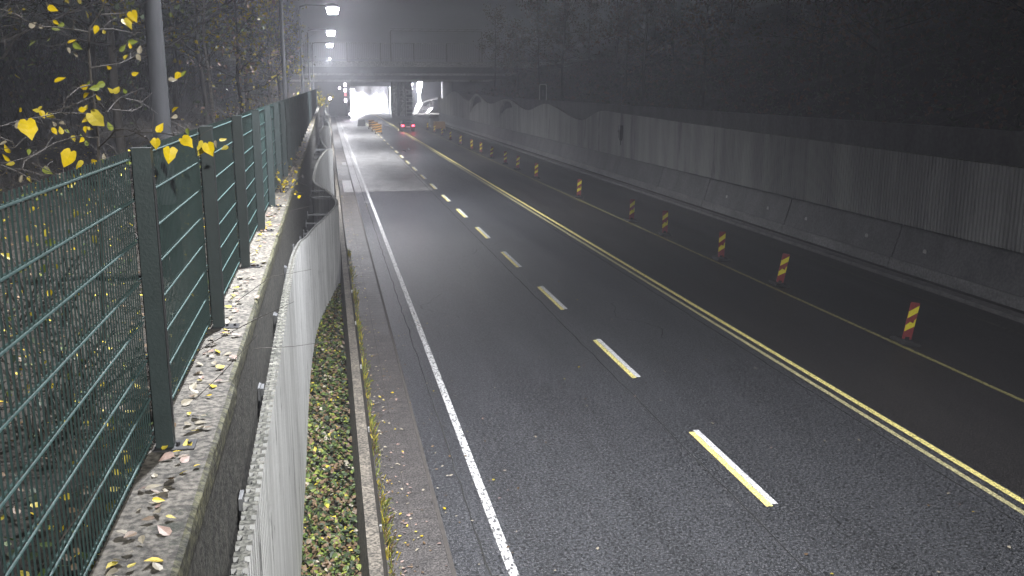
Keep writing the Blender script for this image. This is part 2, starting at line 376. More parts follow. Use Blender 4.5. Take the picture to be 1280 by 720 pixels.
def ribbed(name, XF, ZTF, ZBF, y0, y1, step, thick, m, label, holes=None):
    """slab with square ribs on both faces; columns run along the road"""
    b = MB(); n = int((y1 - y0) / step)
    def col(i):
        yy = y0 + i * step; k = i % 4
        x = XF(yy); pr = .022 if k in (0, 1) else 0
        return yy, x + thick / 2 + pr, x - thick / 2 - pr
    def off(i, side):   # position pushed along the plan normal
        yy = y0 + i * step; dx = (XF(yy + .05) - XF(yy - .05)) / .1; L = math.hypot(1, dx)
        pr = (.024 if (i // 2) % 2 == 0 else 0) + thick / 2
        return XF(yy) + side * pr / L, yy - side * pr * dx / L
    for i in range(n):
        yy = y0 + i * step; yc = yy + step / 2
        iv = [(ZBF(yc), None)] if not holes else None
        pr = (.05 if thick > .1 else .034) if (i // 2) % 2 == 0 else 0
        P = []
        for q in (yy, yy + step):
            dx = (XF(q + .05) - XF(q - .05)) / .1; L = math.hypot(1, dx); hh = thick / 2
            P.append(((XF(q) + (hh + pr * .9) / L, q - (hh + pr * .9) * dx / L), (XF(q) - (hh + pr) / L, q + (hh + pr) * dx / L)))
        def slab(za0, za1, zb0, zb1):
            (r0, l0), (r1, l1) = P
            b.add([(l0[0], l0[1], za0), (r0[0], r0[1], za0), (r1[0], r1[1], za1), (l1[0], l1[1], za1),
                   (l0[0], l0[1], zb0), (r0[0], r0[1], zb0), (r1[0], r1[1], zb1), (l1[0], l1[1], zb1)],
                  [(3, 2, 1, 0), (4, 5, 6, 7), (0, 1, 5, 4), (1, 2, 6, 5), (2, 3, 7, 6), (3, 0, 4, 7)])
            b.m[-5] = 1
        h = [hh for hh in (holes or []) if hh(yc)]
        if not h: slab(ZBF(yy), ZBF(yy + step), ZTF(yy), ZTF(yy + step))
        else:
            lo, hi = h[0](yc); slab(ZBF(yy), ZBF(yy + step), lo, lo); slab(hi, hi, ZTF(yy), ZTF(yy + step))
    return b
t = thing('wave_screen', (0, 0, 0), 'pale ribbed concrete screen snaking in waves in front of the left retaining wall', 'noise screen')
b = ribbed('s', lambda y: interp(XW, y), lambda y: interp(ZW, y), lambda y: .03, 2.0, 186, .033, .03, M['rib'], '')
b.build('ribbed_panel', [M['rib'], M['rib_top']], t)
for yy in (4.1, 5.9, 8.1, 10.6, 13.4, 16.6, 20.2, 23., 25.5, 27.5, 32., 34., 39, 42.4, 44.8, 49, 53, 60, 64, 68, 72, 92, 97, 102):
    x0 = interp(XW, yy); z = interp(ZW, yy) - .04
    b = MB(); b.box(-.689, max(x0 - .03, -.66), yy, yy + .045, z - .02, z + .02); b.box(-.685, -.665, yy - .06, yy + .105, z - .09, z + .09)
    b.box(x0 - .075, x0 - .05, yy - .05, yy + .095, z - .08, z + .08)
    b.build('bracket', M['steel'], t)
b = MB(); b.box(.02, .13, 34.4, 35.6, .5, 2.1); 

# ---- green mesh fence
t = thing('mesh_fence', (-.985, 0, 4.10), 'long dark green welded mesh fence on top of the left concrete wall', 'fence')
FH = 1.56; SP = 2.62; Y0 = 5.05 - 2 * SP
pan = None
for i in range(67):
    yb = Y0 + i * SP
    if pan is None:
        b = MB(); n = 50
        for k in range(n + 1):
            y = .05 + k * (SP - .1) / n; b.box(-.003, .003, y - .003, y + .003, .04, FH + .02)
        pm = b
        hb = MB()
        for k in range(8):
            z = .08 + k * (FH - .1) / 7.
            for s in (-1, 1): hb.tube([(s * .0085, .04, z), (s * .0085, SP - .04, z)], .0052, 6)
        pan = pm.build('wire_panel', M['wire'], t); pan.location = (.0, yb, 0)
        bar = hb.build('horizontal_bars', M['teal'], pan)
    else:
        c = pan.copy(); COL.objects.link(c); c.parent = t; c.location = (.0, yb, 0)
        d = bar.copy(); COL.objects.link(d); d.parent = c
post = None
for i in range(68):
    yb = Y0 + i * SP
    if post is None:
        b = MB(); b.box(-.038, .052, -.035, .035, .008, FH + .03); b.box(-.04, .054, -.037, .037, FH + .03, FH + .036)
        post = b.build('post', M['post_dark'], t); post.location = (.055, yb, 0)
        b = MB(); b.box(-.05, .16, -.07, .07, 0, .008)
        for q in (.07, .13):
            b.tube([(q, 0, .008), (q, 0, .026)], .012, 6)
        bp = b.build('base_plate', M['dark_metal'], post)
        b = MB(); 
        b.box(.0525, .057, -.012, .012, .15, 1.45)
        cl = b.build('clamp_strip', M['dark_metal'], post)
    else:
        c = post.copy(); COL.objects.link(c); c.parent = t; c.location = (.055, yb, 0)
        for g in (bp, cl):
            d = g.copy(); COL.objects.link(d); d.parent = c

# ---- right hand wall: sloped base, ribbed wave wall, backing wall
t = thing('base_wall', (18.5, 0, 0), 'low smooth concrete wall panels along the foot of the right ribbed wall', 'wall')
js = [-8., -.5, 7., 14.5, 21.5, 28.4, 36.2, 44.9, 51.8, 60.] + [68 + 8 * i for i in range(13)]
b = MB(); c = MB()
for i in range(len(js) - 1):
    y0, y1 = js[i] + .03, js[i + 1] - .03
    vs = []
    for yy in (y0, y1): vs += [(0, yy, .34), (.34, yy, 1.5), (.34, yy, 1.62), (1.4, yy, 1.62), (1.4, yy, .34)]
    b.add(vs, [(0, 1, 2, 3, 4), (9, 8, 7, 6, 5), (0, 5, 6, 1), (1, 6, 7, 2), (2, 7, 8, 3)])
    vs = []
    for yy in (y0, y1): vs += [(-.12, yy, 0), (-.06, yy, .335), (.62, yy, .335), (.62, yy, 0)]
    c.add(vs, [(0, 1, 2, 3), (7, 6, 5, 4), (0, 4, 5, 1), (1, 5, 6, 2)])
b.build('wall_panels', M['base_con'], t); c.build('lit_foot_strip', M['base_light'], t)  # paler foot strip: the lit band at the base is put into its colour
for yy in (26.8, 30.2, 34.6, 38., 42.4):
    b = MB(); n = 12; z = .78; x = (z - .34) / 1.16 * .34
    vs = [(x - .012, yy + .09 * math.cos(2 * math.pi * k / n), z + .09 * math.sin(2 * math.pi * k / n)) for k in range(n)]
    vs += [(x + .04, p[1], p[2]) for p in vs[:n]]
    b.add(vs, [tuple(range(n))] + [(k, k + n, (k + 1) % n + n, (k + 1) % n) for k in range(n)])
    b.build('round_plug', M['sign_white'], t)
ZR = [(-10, 3.5), (23, 3.79), (46, 4.04), (60, 4.25), (64.3, 4.27), (69.7, 3.47), (81, 4.45), (89.3, 3.74), (99.5, 4.6), (111.2, 3.95), (121, 5.0), (128.2, 3.98), (141.6, 5.2), (158, 3.9), (172, 4.8), (188, 4.0)]
def hole_a(y):
    if 96.8 < y < 104.9:
        k = (y - 96.8) / 8.1
        return (3.80 - 1.62 * k ** 2.2 if k > 0 else 3.8, min(interp(ZR, y) - .22, 4.40 - 2.2 * max(0, (k - .45) / .55) ** 2.0 + (0 if k > .2 else -.5 * (1 - k / .2) ** 2)))
def hole_b(y):
    if 116.8 < y < 127.2:
        k = (y - 116.8) / 10.4
        return (3.99 - 1.85 * k ** 2.0, min(interp(ZR, y) - .25, 4.75 - 2.6 * max(0, (k - .45) / .55) ** 2.0 + (0 if k > .2 else -.6 * (1 - k / .2) ** 2)))
t = thing('wave_wall', (0, 0, 0), 'tall ribbed grey concrete wall on the right with a wave shaped top edge and fin shaped openings', 'wall')
b = ribbed('r', lambda y: 18.72, lambda y: interp(ZR, y), lambda y: 1.50, 8, 164, .042, .16, M['rib_right'], '', [hole_a, hole_b])
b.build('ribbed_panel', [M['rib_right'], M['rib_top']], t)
b = MB(); b.box(20.0, 20.3, -20, 164, 0, 4.55); b.box(19.97, 20.33, -20, 164, 4.55, 4.67)
tag(b.build('backing_wall', M['dark_con']), 'plain dark concrete wall rising just behind the ribbed wave wall', 'wall')

# ---- bridge
BY = 190.
t = thing('overpass', (0, BY, 0), 'hazy grey concrete overpass crossing above the whole road', 'bridge')
def bb(x0, x1, y0, y1, z0, z1, name, m, parent=t):
    b = MB(); b.box(x0, x1, y0, y1, z0, z1); return b.build(name, m, parent)
XL, XR = -45., 95.
def zz(py): return at(640, py, BY).z
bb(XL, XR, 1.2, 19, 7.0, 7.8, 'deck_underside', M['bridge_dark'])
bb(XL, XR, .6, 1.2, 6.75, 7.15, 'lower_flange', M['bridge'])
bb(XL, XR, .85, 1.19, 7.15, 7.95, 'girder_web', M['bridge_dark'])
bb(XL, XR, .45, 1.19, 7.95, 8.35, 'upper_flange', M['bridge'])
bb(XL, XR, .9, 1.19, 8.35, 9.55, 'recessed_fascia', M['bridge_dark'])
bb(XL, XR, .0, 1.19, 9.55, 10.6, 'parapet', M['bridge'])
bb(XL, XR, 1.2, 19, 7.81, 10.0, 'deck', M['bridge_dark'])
r0 = None
for i in range(22):
    if r0 is None:
        b = MB(); b.box(-.07, .07, .3, .44, 10.6, 14.1); r0 = b.build('railing_post', M['steel'], t); r0.location.x = XL + 4
    else:
        c = r0.copy(); COL.objects.link(c); c.parent = t; c.location.x = XL + 4 + i * 6.45
b = MB()
for z in (11.1, 14.0): b.box(XL, XR, .34, .42, z, z + .09)
b.build('railing_bars', M['bridge'], t)
b = MB()
for k in range(int((XR - XL) / .35)):
    x = XL + k * .35; b.box(x, x + .03, .36, .39, 11.15, 13.95)
b.build('railing_mesh', M['bridge_dark'], t)
b = MB()
for z in (11.6, 12.3, 13.1): b.box(58.5, 74.5, .22, .3, z, z + .12)
for x in (58.5, 66.5, 74.4): b.box(x, x + .12, .2, .29, 10.7, 13.9)
b.build('lit_railing', M['lit_rail'], t)
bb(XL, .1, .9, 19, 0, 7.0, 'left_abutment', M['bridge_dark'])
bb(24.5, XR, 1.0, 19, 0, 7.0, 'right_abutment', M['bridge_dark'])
bb(.1, 4.35, 8, 9, 0, 7.0, 'bore_dark_screen', M['bridge_dark'])  # added wall closing the left lane so the bore stays dark
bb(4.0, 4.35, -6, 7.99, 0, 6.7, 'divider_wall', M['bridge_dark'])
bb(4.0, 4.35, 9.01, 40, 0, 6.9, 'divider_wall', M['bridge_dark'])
for k, x in enumerate((13.2, 14.9)):
    b = MB(); b.tube([(x, 3. + k * 2, 0), (x, 3. + k * 2, 7.0)], .55, 14); b.build('pier', M['bridge'], t)
bb(12.9, 17.0, 6.5, 7.1, 0, 7.0, 'pier_wall', M['bridge_dark'])

# overhead power line structure behind the bridge
t = thing('overhead_gantry', (0, 212, 0), 'faint thin cable gantry seen above the bridge railing', 'gantry')
b = MB(); b.box(14, 34, 0, .15, 17.5, 17.62); b.box(14, 34, 0, .12, 18.0, 18.06)
for i in range(10): b.tube([(14 + i * 2, .1, 17.6), (15 + i * 2, .1, 18.0)], .03, 4)
b.build('beam', M['steel'], t)
for x in (14, 34): b = MB(); b.box(x - .12, x + .12, 0, .25, 0, 17.49); b.build('mast', M['steel'], t)

# ---- floodlit area beyond the bridge
pts = [(13.2, 213), (12.9, 240), (11.6, 268), (9.0, 300), (4.2, 335), (-3, 368), (-14, 402)]
b = MB(); vs = []
for x, y in pts: vs += [(x, y, 0), (x, y, 5.8), (x + .5, y, 5.8), (x + .5, y, 0)]
b.add(vs, [(i * 4 + k, i * 4 + k + 1, i * 4 + k + 5, i * 4 + k + 4) for i in range(len(pts) - 1) for k in range(3)] + [(3, 2, 1, 0)])
tag(b.build('curved_wall', M['pale_wall']), 'white floodlit wall curving left beyond the overpass', 'wall')
t = thing('wave_sculpture', (20.6, 214, 0), 'brilliant white floodlit wave shaped panel seen right of the bridge pier', 'sculpture')
o = [(-1.6, 0), (-1.5, 1.0), (-.75, 2.4), (-.7, 4.2), (-1.05, 5.2), (-.8, 6.6), (-.3, 7.3), (.25, 7.1), (.3, 6.2), (0, 5.0), (-.2, 4.0), (-.1, 2.6), (.5, 1.5), (1.2, 1.6), (1.9, 2.6), (2.5, 2.9), (2.8, 2.4), (2.6, 1.2), (1.8, .2), (1.0, 0)]
b = MB(); n = len(o); vs = [(x * 1.0, 0, z) for x, z in o] + [(x, .35, z) for x, z in o]
tr = tessellate_polygon([[Vector((x, z, 0)) for x, z in o]])
b.add(vs, [tuple(q) for q in tr] + [tuple(i + n for i in reversed(q)) for q in tr] + [(i, (i + 1) % n, (i + 1) % n + n, i + n) for i in range(n)])
b.build('panel', M['pale_wall'], t)

def lamp_light(name, loc, power, col, size=.35, spot=165, parent=None, aim=None):
    l = bpy.data.lights.new(name, 'SPOT'); l.energy = power; l.color = col; l.shadow_soft_size = size
    l.spot_size = R(spot); l.spot_blend = .88
    o = bpy.data.objects.new(name, l); COL.objects.link(o); o.location = loc
    if aim: o.rotation_euler = (Vector(aim) - Vector(loc)).to_track_quat('-Z', 'Y').to_euler()
    if parent: o.parent = parent
    return o
# ---- street lamps along the left bank
LAMPS = [(-23, 2500), (12, 6300), (47, 9000), (82, 12500), (117, 15000), (152, 15000)]
LCOL = (.95, .96, 1.0)
sl0 = None
labs = {-23: 'grey lamp post standing behind the viewer', 12: 'thick grey street lamp post rising right behind the near end of the green fence',
        47: 'slim pale lamp post behind the fence, second along the row',
        82: 'lamp post with the biggest of the three bright white lamps over the fence end', 117: 'lamp post whose lamp is middle of the three stacked glowing lamps',
        152: 'farthest street lamp post with the lowest of the three glowing lamps just above the overpass'}
for Y, P in LAMPS:
    if sl0 is None:
        t = thing('street_lamp', (-1.95, Y, 3.7), labs[Y], 'street lamp', 'street lamps along the left bank'); sl0 = t
        b = MB(); b.tube([(0, 0, -.2), (0, 0, .9)], .13, 20); b.tube([(0, 0, .9), (0, 0, 8.35)], [.11, .075], 20); b.build('pole', M['pole'], t, True)
        b = MB(); b.tube([(0, 0, 8.2), (.08, 0, 8.6), (.5, 0, 8.72), (2.3, 0, 8.74)], [.07, .065, .06, .05], 12); b.build('arm', M['pole'], t, True)
        b = MB(); b.tube([(2.1, 0, 8.74), (2.35, 0, 8.72), (2.75, 0, 8.72), (3.15, 0, 8.72)], [.07, .16, .19, .08], 12); b.build('lamp_head', M['pole'], t, True)
        b = MB()
        n = 14; vs = [(2.7 + .52 * math.cos(2 * math.pi * k / n), .52 * math.sin(2 * math.pi * k / n), 8.56) for k in range(n)]
        vs += [(2.7 + .40 * math.cos(2 * math.pi * k / n), .40 * math.sin(2 * math.pi * k / n), 8.06) for k in range(n)]
        b.add(vs, [tuple(range(n)), tuple(reversed(range(n, 2 * n)))] + [(k, (k + 1) % n, (k + 1) % n + n, k + n) for k in range(n)])
        b.build('lens', M['lens'], t)
    else: t = dup(sl0, (-1.95, Y, 3.7), labs[Y])
    lamp_light('lamp_light', (2.7, 0, 7.95), P, LCOL, .3, 152, t)

# unseen lamp added behind the viewer to light the near wall, the screen and the fence from the front
t = thing('added_flood_lamp', (4.5, -11, 0), 'unseen lamp mast added behind the viewer on the road side to light the screen', 'lamp mast')
b = MB(); b.tube([(0, 0, 0), (0, 0, 10.4)], [.11, .07], 12); b.build('pole', M['pole'], t)
b = MB(); b.tube([(0, -.1, 10.4), (0, .5, 10.5)], .16, 12); b.build('lamp_head', M['pole'], t)
lamp_light('lamp_light', (0, .3, 10.15), 10500, (1, .98, .95), .25, 74, t, (-9, 28, -6))
# lamps of the floodlit area
for i, (x, y, z, p, lb) in enumerate([(6.0, 228, 5.0, 500000, 'twin armed lamp mast beyond the bridge, nearest of those in the left opening'),
                                      (5.6, 250, 5.0, 500000, 'lamp mast farther round the bend beyond the bridge'), (4.0, 285, 5.0, 500000, 'farthest lamp mast round the bend beyond the bridge'),
                                      (17.8, 207, 6.2, 110000, 'lamp mast beside the white wave panel right of the pier')]):
    t = thing('lamp_mast', (x, y, 0), lb, 'lamp mast')
    b = MB(); b.tube([(0, 0, 0), (0, 0, z)], [.09, .06], 10); b.build('pole', M['steel'], t)
    b = MB(); b.tube([(-.4, 0, z + .1), (.4, 0, z + .1)], .14, 10); b.build('lamp_head', M['lens_small'], t)
    lamp_light('lamp_light', (0, 0, z - .2), p, (.93, .93, 1.), .2, 175, t, None if i < 3 else (2.5, 9, 2))

# dark signal mast inside the left opening
t = thing('signal_mast', (at(436.5, 130, 186).x, 186, 0), 'dark mast with red and white signal lights under the left end of the overpass', 'signal mast')
b = MB(); b.tube([(0, 0, 0), (0, 0, 6.6)], .16, 10); b.build('mast', M['black'], t)
for z, m_ in ((6.2, 'lens_small'), (5.2, 'lens_small'), (4.4, 'lens_red'), (3.3, 'lens_small'), (2.3, 'dark_metal')):
    b = MB(); b.box(-.85, -.45, -.12, .1, z - .35, z + .25); b.build('signal_lamp', M[m_], t)
b = MB(); b.box(-.9, -.18, .1, .2, 1.8, 6.6); b.build('backboard', M['dark_metal'], t)
for px, py, Y, lb in ((424.5, 110, 184, 'small white lamp on the dark abutment just left of the signal mast'), (412.3, 123, 160, 'tiny white lamp above the far end of the wavy screen'),
                      (437.5, 142.5, 180, 'small white marker lamp at the foot of the signal mast'), (412, 73.5, 188, 'tiny glowing disc standing for a street lamp reflection on the overpass parapet')):  # last entry: added glowing disc for the street lamps' reflection on the parapet
    p = at(px, py, Y); t = thing('marker_lamp', p, lb, 'marker lamp')
    b = MB(); b.tube([(0, -.1, 0), (0, .1, 0)], .22, 12); b.build('lens', M['lens_small'], t)
    b = MB(); b.tube([(0, .1, 0), (0, .22, 0)], .28, 12); b.box(-.04, .04, .12, .2, -min(p.z, 1.2) if py > 100 else -1.3, 0); b.build('housing', M['dark_metal'], t)
# pale lattice stand next to the pier
x0 = at(507, 120, 196).x
t = thing('lattice_stand', (x0, 196, 0), 'pale ladder like metal lattice stand just right of the bridge pier', 'lattice stand')
for x in (0, 1.5):
    b = MB(); b.box(x, x + .14, 0, .14, 0, 5.4); b.build('upright', M['sign_white'], t)
for k in range(7):
    b = MB(); b.box(.14, 1.5, .02, .12, .5 + k * .75, .68 + k * .75); b.build('rung', M['sign_white'], t)
    if k % 2: b = MB(); b.box(.6, 1.2, .0, .1, .75 + k * .75, 1.15 + k * .75); b.build('plate', M['sign_white'], t)

# ---- sign and lamp box on the right wall
t = thing('framed_sign', (21.1, 93.5, 3.5), 'upright rounded sign with a pale border above the wave wall', 'sign')
def rrect(w_, h_, r_, n=5):
    out = []
    for cx, cz, a0 in ((w_ / 2 - r_, h_ / 2 - r_, 0), (-w_ / 2 + r_, h_ / 2 - r_, 90), (-w_ / 2 + r_, -h_ / 2 + r_, 180), (w_ / 2 - r_, -h_ / 2 + r_, 270)):
        for k in range(n + 1): a = R(a0 + 90 * k / n); out.append((cx + r_ * math.cos(a), cz + r_ * math.sin(a)))
    return out
oz = 1.82
oa = rrect(.78, 1.66, .16); ob = rrect(.60, 1.48, .11); n = len(oa); b = MB()
b.add([(x, -.03, z + oz) for x, z in oa] + [(x, -.03, z + oz) for x, z in ob] + [(x, .03, z + oz) for x, z in oa], [(k, (k + 1) % n, (k + 1) % n + n, k + n) for k in range(n)] + [(k, k + 2 * n, (k + 1) % n + 2 * n, (k + 1) % n) for k in range(n)])
b.build('sign_border', M['sign_white'], t)
b = MB(); b.add([(x, -.02, z + oz) for x, z in ob] + [(x, .025, z + oz) for x, z in oa], [tuple(range(n)), tuple(reversed(range(n, 2 * n)))]); b.build('sign_face', M['dark_metal'], t)
b = MB(); b.box(-.12, .12, -.026, -.021, oz - .35, oz + .25); b.build('sign_symbol', M['base_con'], t)
b = MB(); b.box(-.04, .04, .03, .1, 0, oz + .4); b.build('sign_post', M['steel'], t)
t = thing('wall_lamp', (18.52, 59, 2.6), 'small dark lamp box under a thin upright rod on the right ribbed wall', 'lamp box')
b = MB(); b.box(-.16, .02, -.2, .2, .1, .45); b.box(-.2, .04, -.23, .23, .45, .55); b.box(-.13, 0, -.15, .15, -.05, .1); b.box(-.17, .03, -.2, .2, .56, .9); b.build('housing', M['black'], t)
b = MB(); b.tube([(-.06, 0, .9), (-.06, 0, 4.15)], .022, 6); b.build('rod', M['steel'], t)
b = MB(); b.tube([(-.06, 0, -.05), (-.06, 0, -.35)], .03, 6); b.box(-.08, .1, -.03, .03, .6, .66); b.build('cable_stub', M['black'], t)

# ---- delineator panels
GR = 'red and yellow delineators along the closed lane'
D = [(13.3, 19.55), (13.4, 26.3), (13.4, 30.75), (13.4, 36.5), (13.3, 40.6), (13.35, 50.1), (13.38, 61.2), (13.45, 67.9), (13.5, 73.0), (13.4, 79.), (13.5, 85.2), (13.4, 90.), (13.4, 98.), (13.5, 107.), (13.6, 115.8), (13.6, 124.5), (13.6, 133)]
words = ['nearest and largest red and yellow panel, at the right of the photo', 'second nearest leaning red and yellow panel on the closed lane line', 'third nearest red and yellow panel, standing upright', 'fourth nearest red and yellow panel, close to the fifth',
         'fifth nearest red and yellow panel, close beyond the fourth', 'sixth red and yellow panel, standing alone before a wide gap', 'seventh red and yellow panel, first beyond the wide gap', 'eighth red and yellow panel from the near end',
         'ninth red and yellow panel from the near end', 'tenth red and yellow panel from the near end', 'eleventh red and yellow panel from the near end', 'twelfth small panel from the near end', 'thirteenth small panel from the near end',
         'fourteenth small panel from the near end', 'third panel from the far end of the row', 'second panel from the far end near the red tail lights', 'last tiny panel at the far end near the overpass']
lean = [R(9), R(10), R(1), R(0), R(2), R(3), R(2), R(4), R(0), R(5), R(1), R(-2), R(2), 0, 0, R(3), 0]
dl = None
for i, (x, y) in enumerate(D):
    if dl is None:
        dl = thing('delineator_panel', (x, y, .004), words[0], 'delineator', GR)
        b = MB(); vs = []
        b.box(-.112, .112, -.012, .012, .10, 1.0); b.build('red_panel', M['red_sheet'], dl)
        b = MB()
        for z0 in (.62, .30):
            for q in ([(-.11, z0), (.11, z0 + .17), (.11, z0 + .34), (-.11, z0 + .17)],):
                n0 = q if z0 > .5 else [(-.11, z0), (.11, z0 + .15), (.11, z0 + .35), (.075, z0 + .30), (.06, z0 + .22), (-.02, z0 + .25), (-.11, z0 + .15)]
                k = len(n0); b.add([(a, -.0135, c - .02) for a, c in n0] + [(a, -.0122, c - .02) for a, c in n0], [tuple(range(k)), tuple(reversed(range(k, 2 * k)))])
        b.build('yellow_stripes', M['yellow_sheet'], dl)
        b = MB()
        a = [(-.22, -.34), (.22, -.34), (.22, .34), (-.22, .34)]; c = [(-.16, -.28), (.16, -.28), (.16, .28), (-.16, .28)]
        b.add([(x_, y_, 0) for x_, y_ in a] + [(x_, y_, .05) for x_, y_ in a] + [(x_, y_, .09) for x_, y_ in c],
              [(0, 1, 5, 4), (1, 2, 6, 5), (2, 3, 7, 6), (3, 0, 4, 7), (4, 5, 9, 8), (5, 6, 10, 9), (6, 7, 11, 10), (7, 4, 8, 11), (8, 9, 10, 11)])
        b.box(-.05, .05, -.03, .03, .09, .16); b.build('foot', M['rubber'], dl)
        o = dl
    else: o = dup(dl, (x, y, .004), words[i])
    o.rotation_euler = (0, lean[i], R(-8) if i < 2 else R(rnd.uniform(-12, 8)))
# orange and yellow chevron boards at the lane divider
for i, (x, y, lb) in enumerate([(6.25, 122, 'nearest of three orange striped boards on the lane divider'), (6.15, 129, 'middle of three orange striped boards on the lane divider'), (6.05, 137, 'farthest of three orange striped boards on the lane divider')]):
    t = thing('striped_board', (x, y, .004), lb, 'traffic board', 'orange striped boards before the overpass')
    b = MB(); b.box(-.4, .4, -.03, .03, .25, 1.25); b.build('board', M['orange_sheet'], t)
    b = MB()
    for k in range(3):
        q = [(-.395, .28 + k * .32), (.395, .48 + k * .32 if k < 2 else 1.1), (.395, .66 + k * .3 if k < 2 else 1.24), (-.395, .44 + k * .32)]
        b.add([(a, -.034, c) for a, c in q], [(0, 1, 2, 3)]); 
    b.build('dark_stripes', M['black'], t)
    for s in (-.4, .4): b = MB(); b.box(s - .04, s + .04, -.02, .02, 0, .25); b.box(s - .08, s + .08, -.25, .25, 0, .06); b.build('foot', M['rubber'], t)
t = thing('concrete_block', (5.0, 146, 0), 'pale concrete block at the traffic island before the left opening', 'block')
b = MB(); b.add([(-.6, 0, 0), (.6, 0, 0), (.6, 2.5, 0), (-.6, 2.5, 0), (-.45, .1, .95), (.45, .1, .95), (.45, 2.4, .95), (-.45, 2.4, .95)],
                [(4, 5, 6, 7), (0, 1, 5, 4), (1, 2, 6, 5), (2, 3, 7, 6), (3, 0, 4, 7)]); b.build('block', M['base_con'], t)
# work gear on the closed lane far off
for i, (x, y, lb) in enumerate([(14.8, 128, 'orange road work trailer parked in the closed lane by the wall'), (15.4, 140, 'dark road work cabinet behind the orange trailer')]):
    t = thing('work_trailer' if i == 0 else 'work_cabinet', (x, y, 0), lb, 'trailer' if i == 0 else 'cabinet')
    b = MB(); b.box(-.7, .7, 0, 2.2, .35, 1.0); b.box(-.66, .66, .04, 2.16, 1.0, 1.25); b.build('body', M['amber_dull'] if i == 0 else M['dark_con'], t)
    if i == 0:
        for s in (-.78, .62): b = MB(); b.tube([(s, 1.1, .32), (s + .16, 1.1, .32)], .32, 14); b.build('wheel', M['rubber'], t)
        b = MB(); b.tube([(0, 0, .45), (0, -.9, .42)], .04, 6); b.build('drawbar', M['steel'], t)
    else:
        b = MB(); b.box(-.6, .6, .1, 2.1, 0, .35); b.build('plinth', M['base_light'], t)

# ---- car
t = thing('car', (10.4, 127, .004), 'dark car with glowing red tail lights driving away toward the overpass', 'car')
prof = [(0.0, .35), (.0, .80), (.15, 1.0), (.45, 1.06), (1.0, 1.44), (2.3, 1.47), (3.1, 1.05), (4.1, .88), (4.35, .6), (4.35, .3)]
b = MB(); n = len(prof); vs = []
for s, sc in ((-1, 1), (1, 1)):
    for y, z in prof: vs.append((s * (.88 if z < 1.02 else .72 if z < 1.1 else .62), y, z))
    
b.add(vs, [tuple(reversed(range(n))), tuple(range(n, 2 * n))] + [(i, i + 1, i + 1 + n, i + n) for i in range(n - 1)] + [(n - 1, 0, n, 2 * n - 1)])
b.build('body', M['car_paint'], t)
b = MB(); b.add([(-.58, .45, 1.085), (.58, .45, 1.085), (.54, .95, 1.415), (-.54, .95, 1.415)], [(0, 1, 2, 3)]); b.build('rear_window', M['glass'], t)
b = MB(); b.box(-.9, .9, -.07, .1, .34, .56); b.build('bumper', M['black'], t)
b = MB(); b.box(-.26, .26, -.02, .0, .62, .73); b.build('number_plate', M['sign_white'], t)
for s in (-1, 1):
    b = MB(); b.box(s * .69 - .15, s * .69 + .15, -.03, .06, .70, .92); b.build('tail_light', M['tail_red'], t)
    for y in (.8, 3.5):
        b = MB(); b.tube([(s * .9, y, .32), (s * .68, y, .32)], .32, 16); wh = b.build('wheel', M['rubber'], t)
        b = MB(); b.tube([(s * .905, y, .32), (s * .88, y, .32)], .18, 12); b.build('rim', M['steel'], wh)
    b = MB(); b.box(s * .89, s * 1.05, 2.75, 2.9, .98, 1.1); b.build('mirror', M['car_paint'], t)
for s in (-1, 1):
    l = bpy.data.lights.new('tail_glow', 'POINT'); l.energy = 12; l.color = (1, .06, .1); l.shadow_soft_size = .1
    o = bpy.data.objects.new('tail_glow', l); COL.objects.link(o); o.parent = t; o.location = (s * .69, -.2, .8)
    h = lamp_light('head_beam', (s * .65, 4.5, .65), 1500, (1, .95, .9), .08, 70, t, None); h.rotation_euler = (R(86), 0, 0)

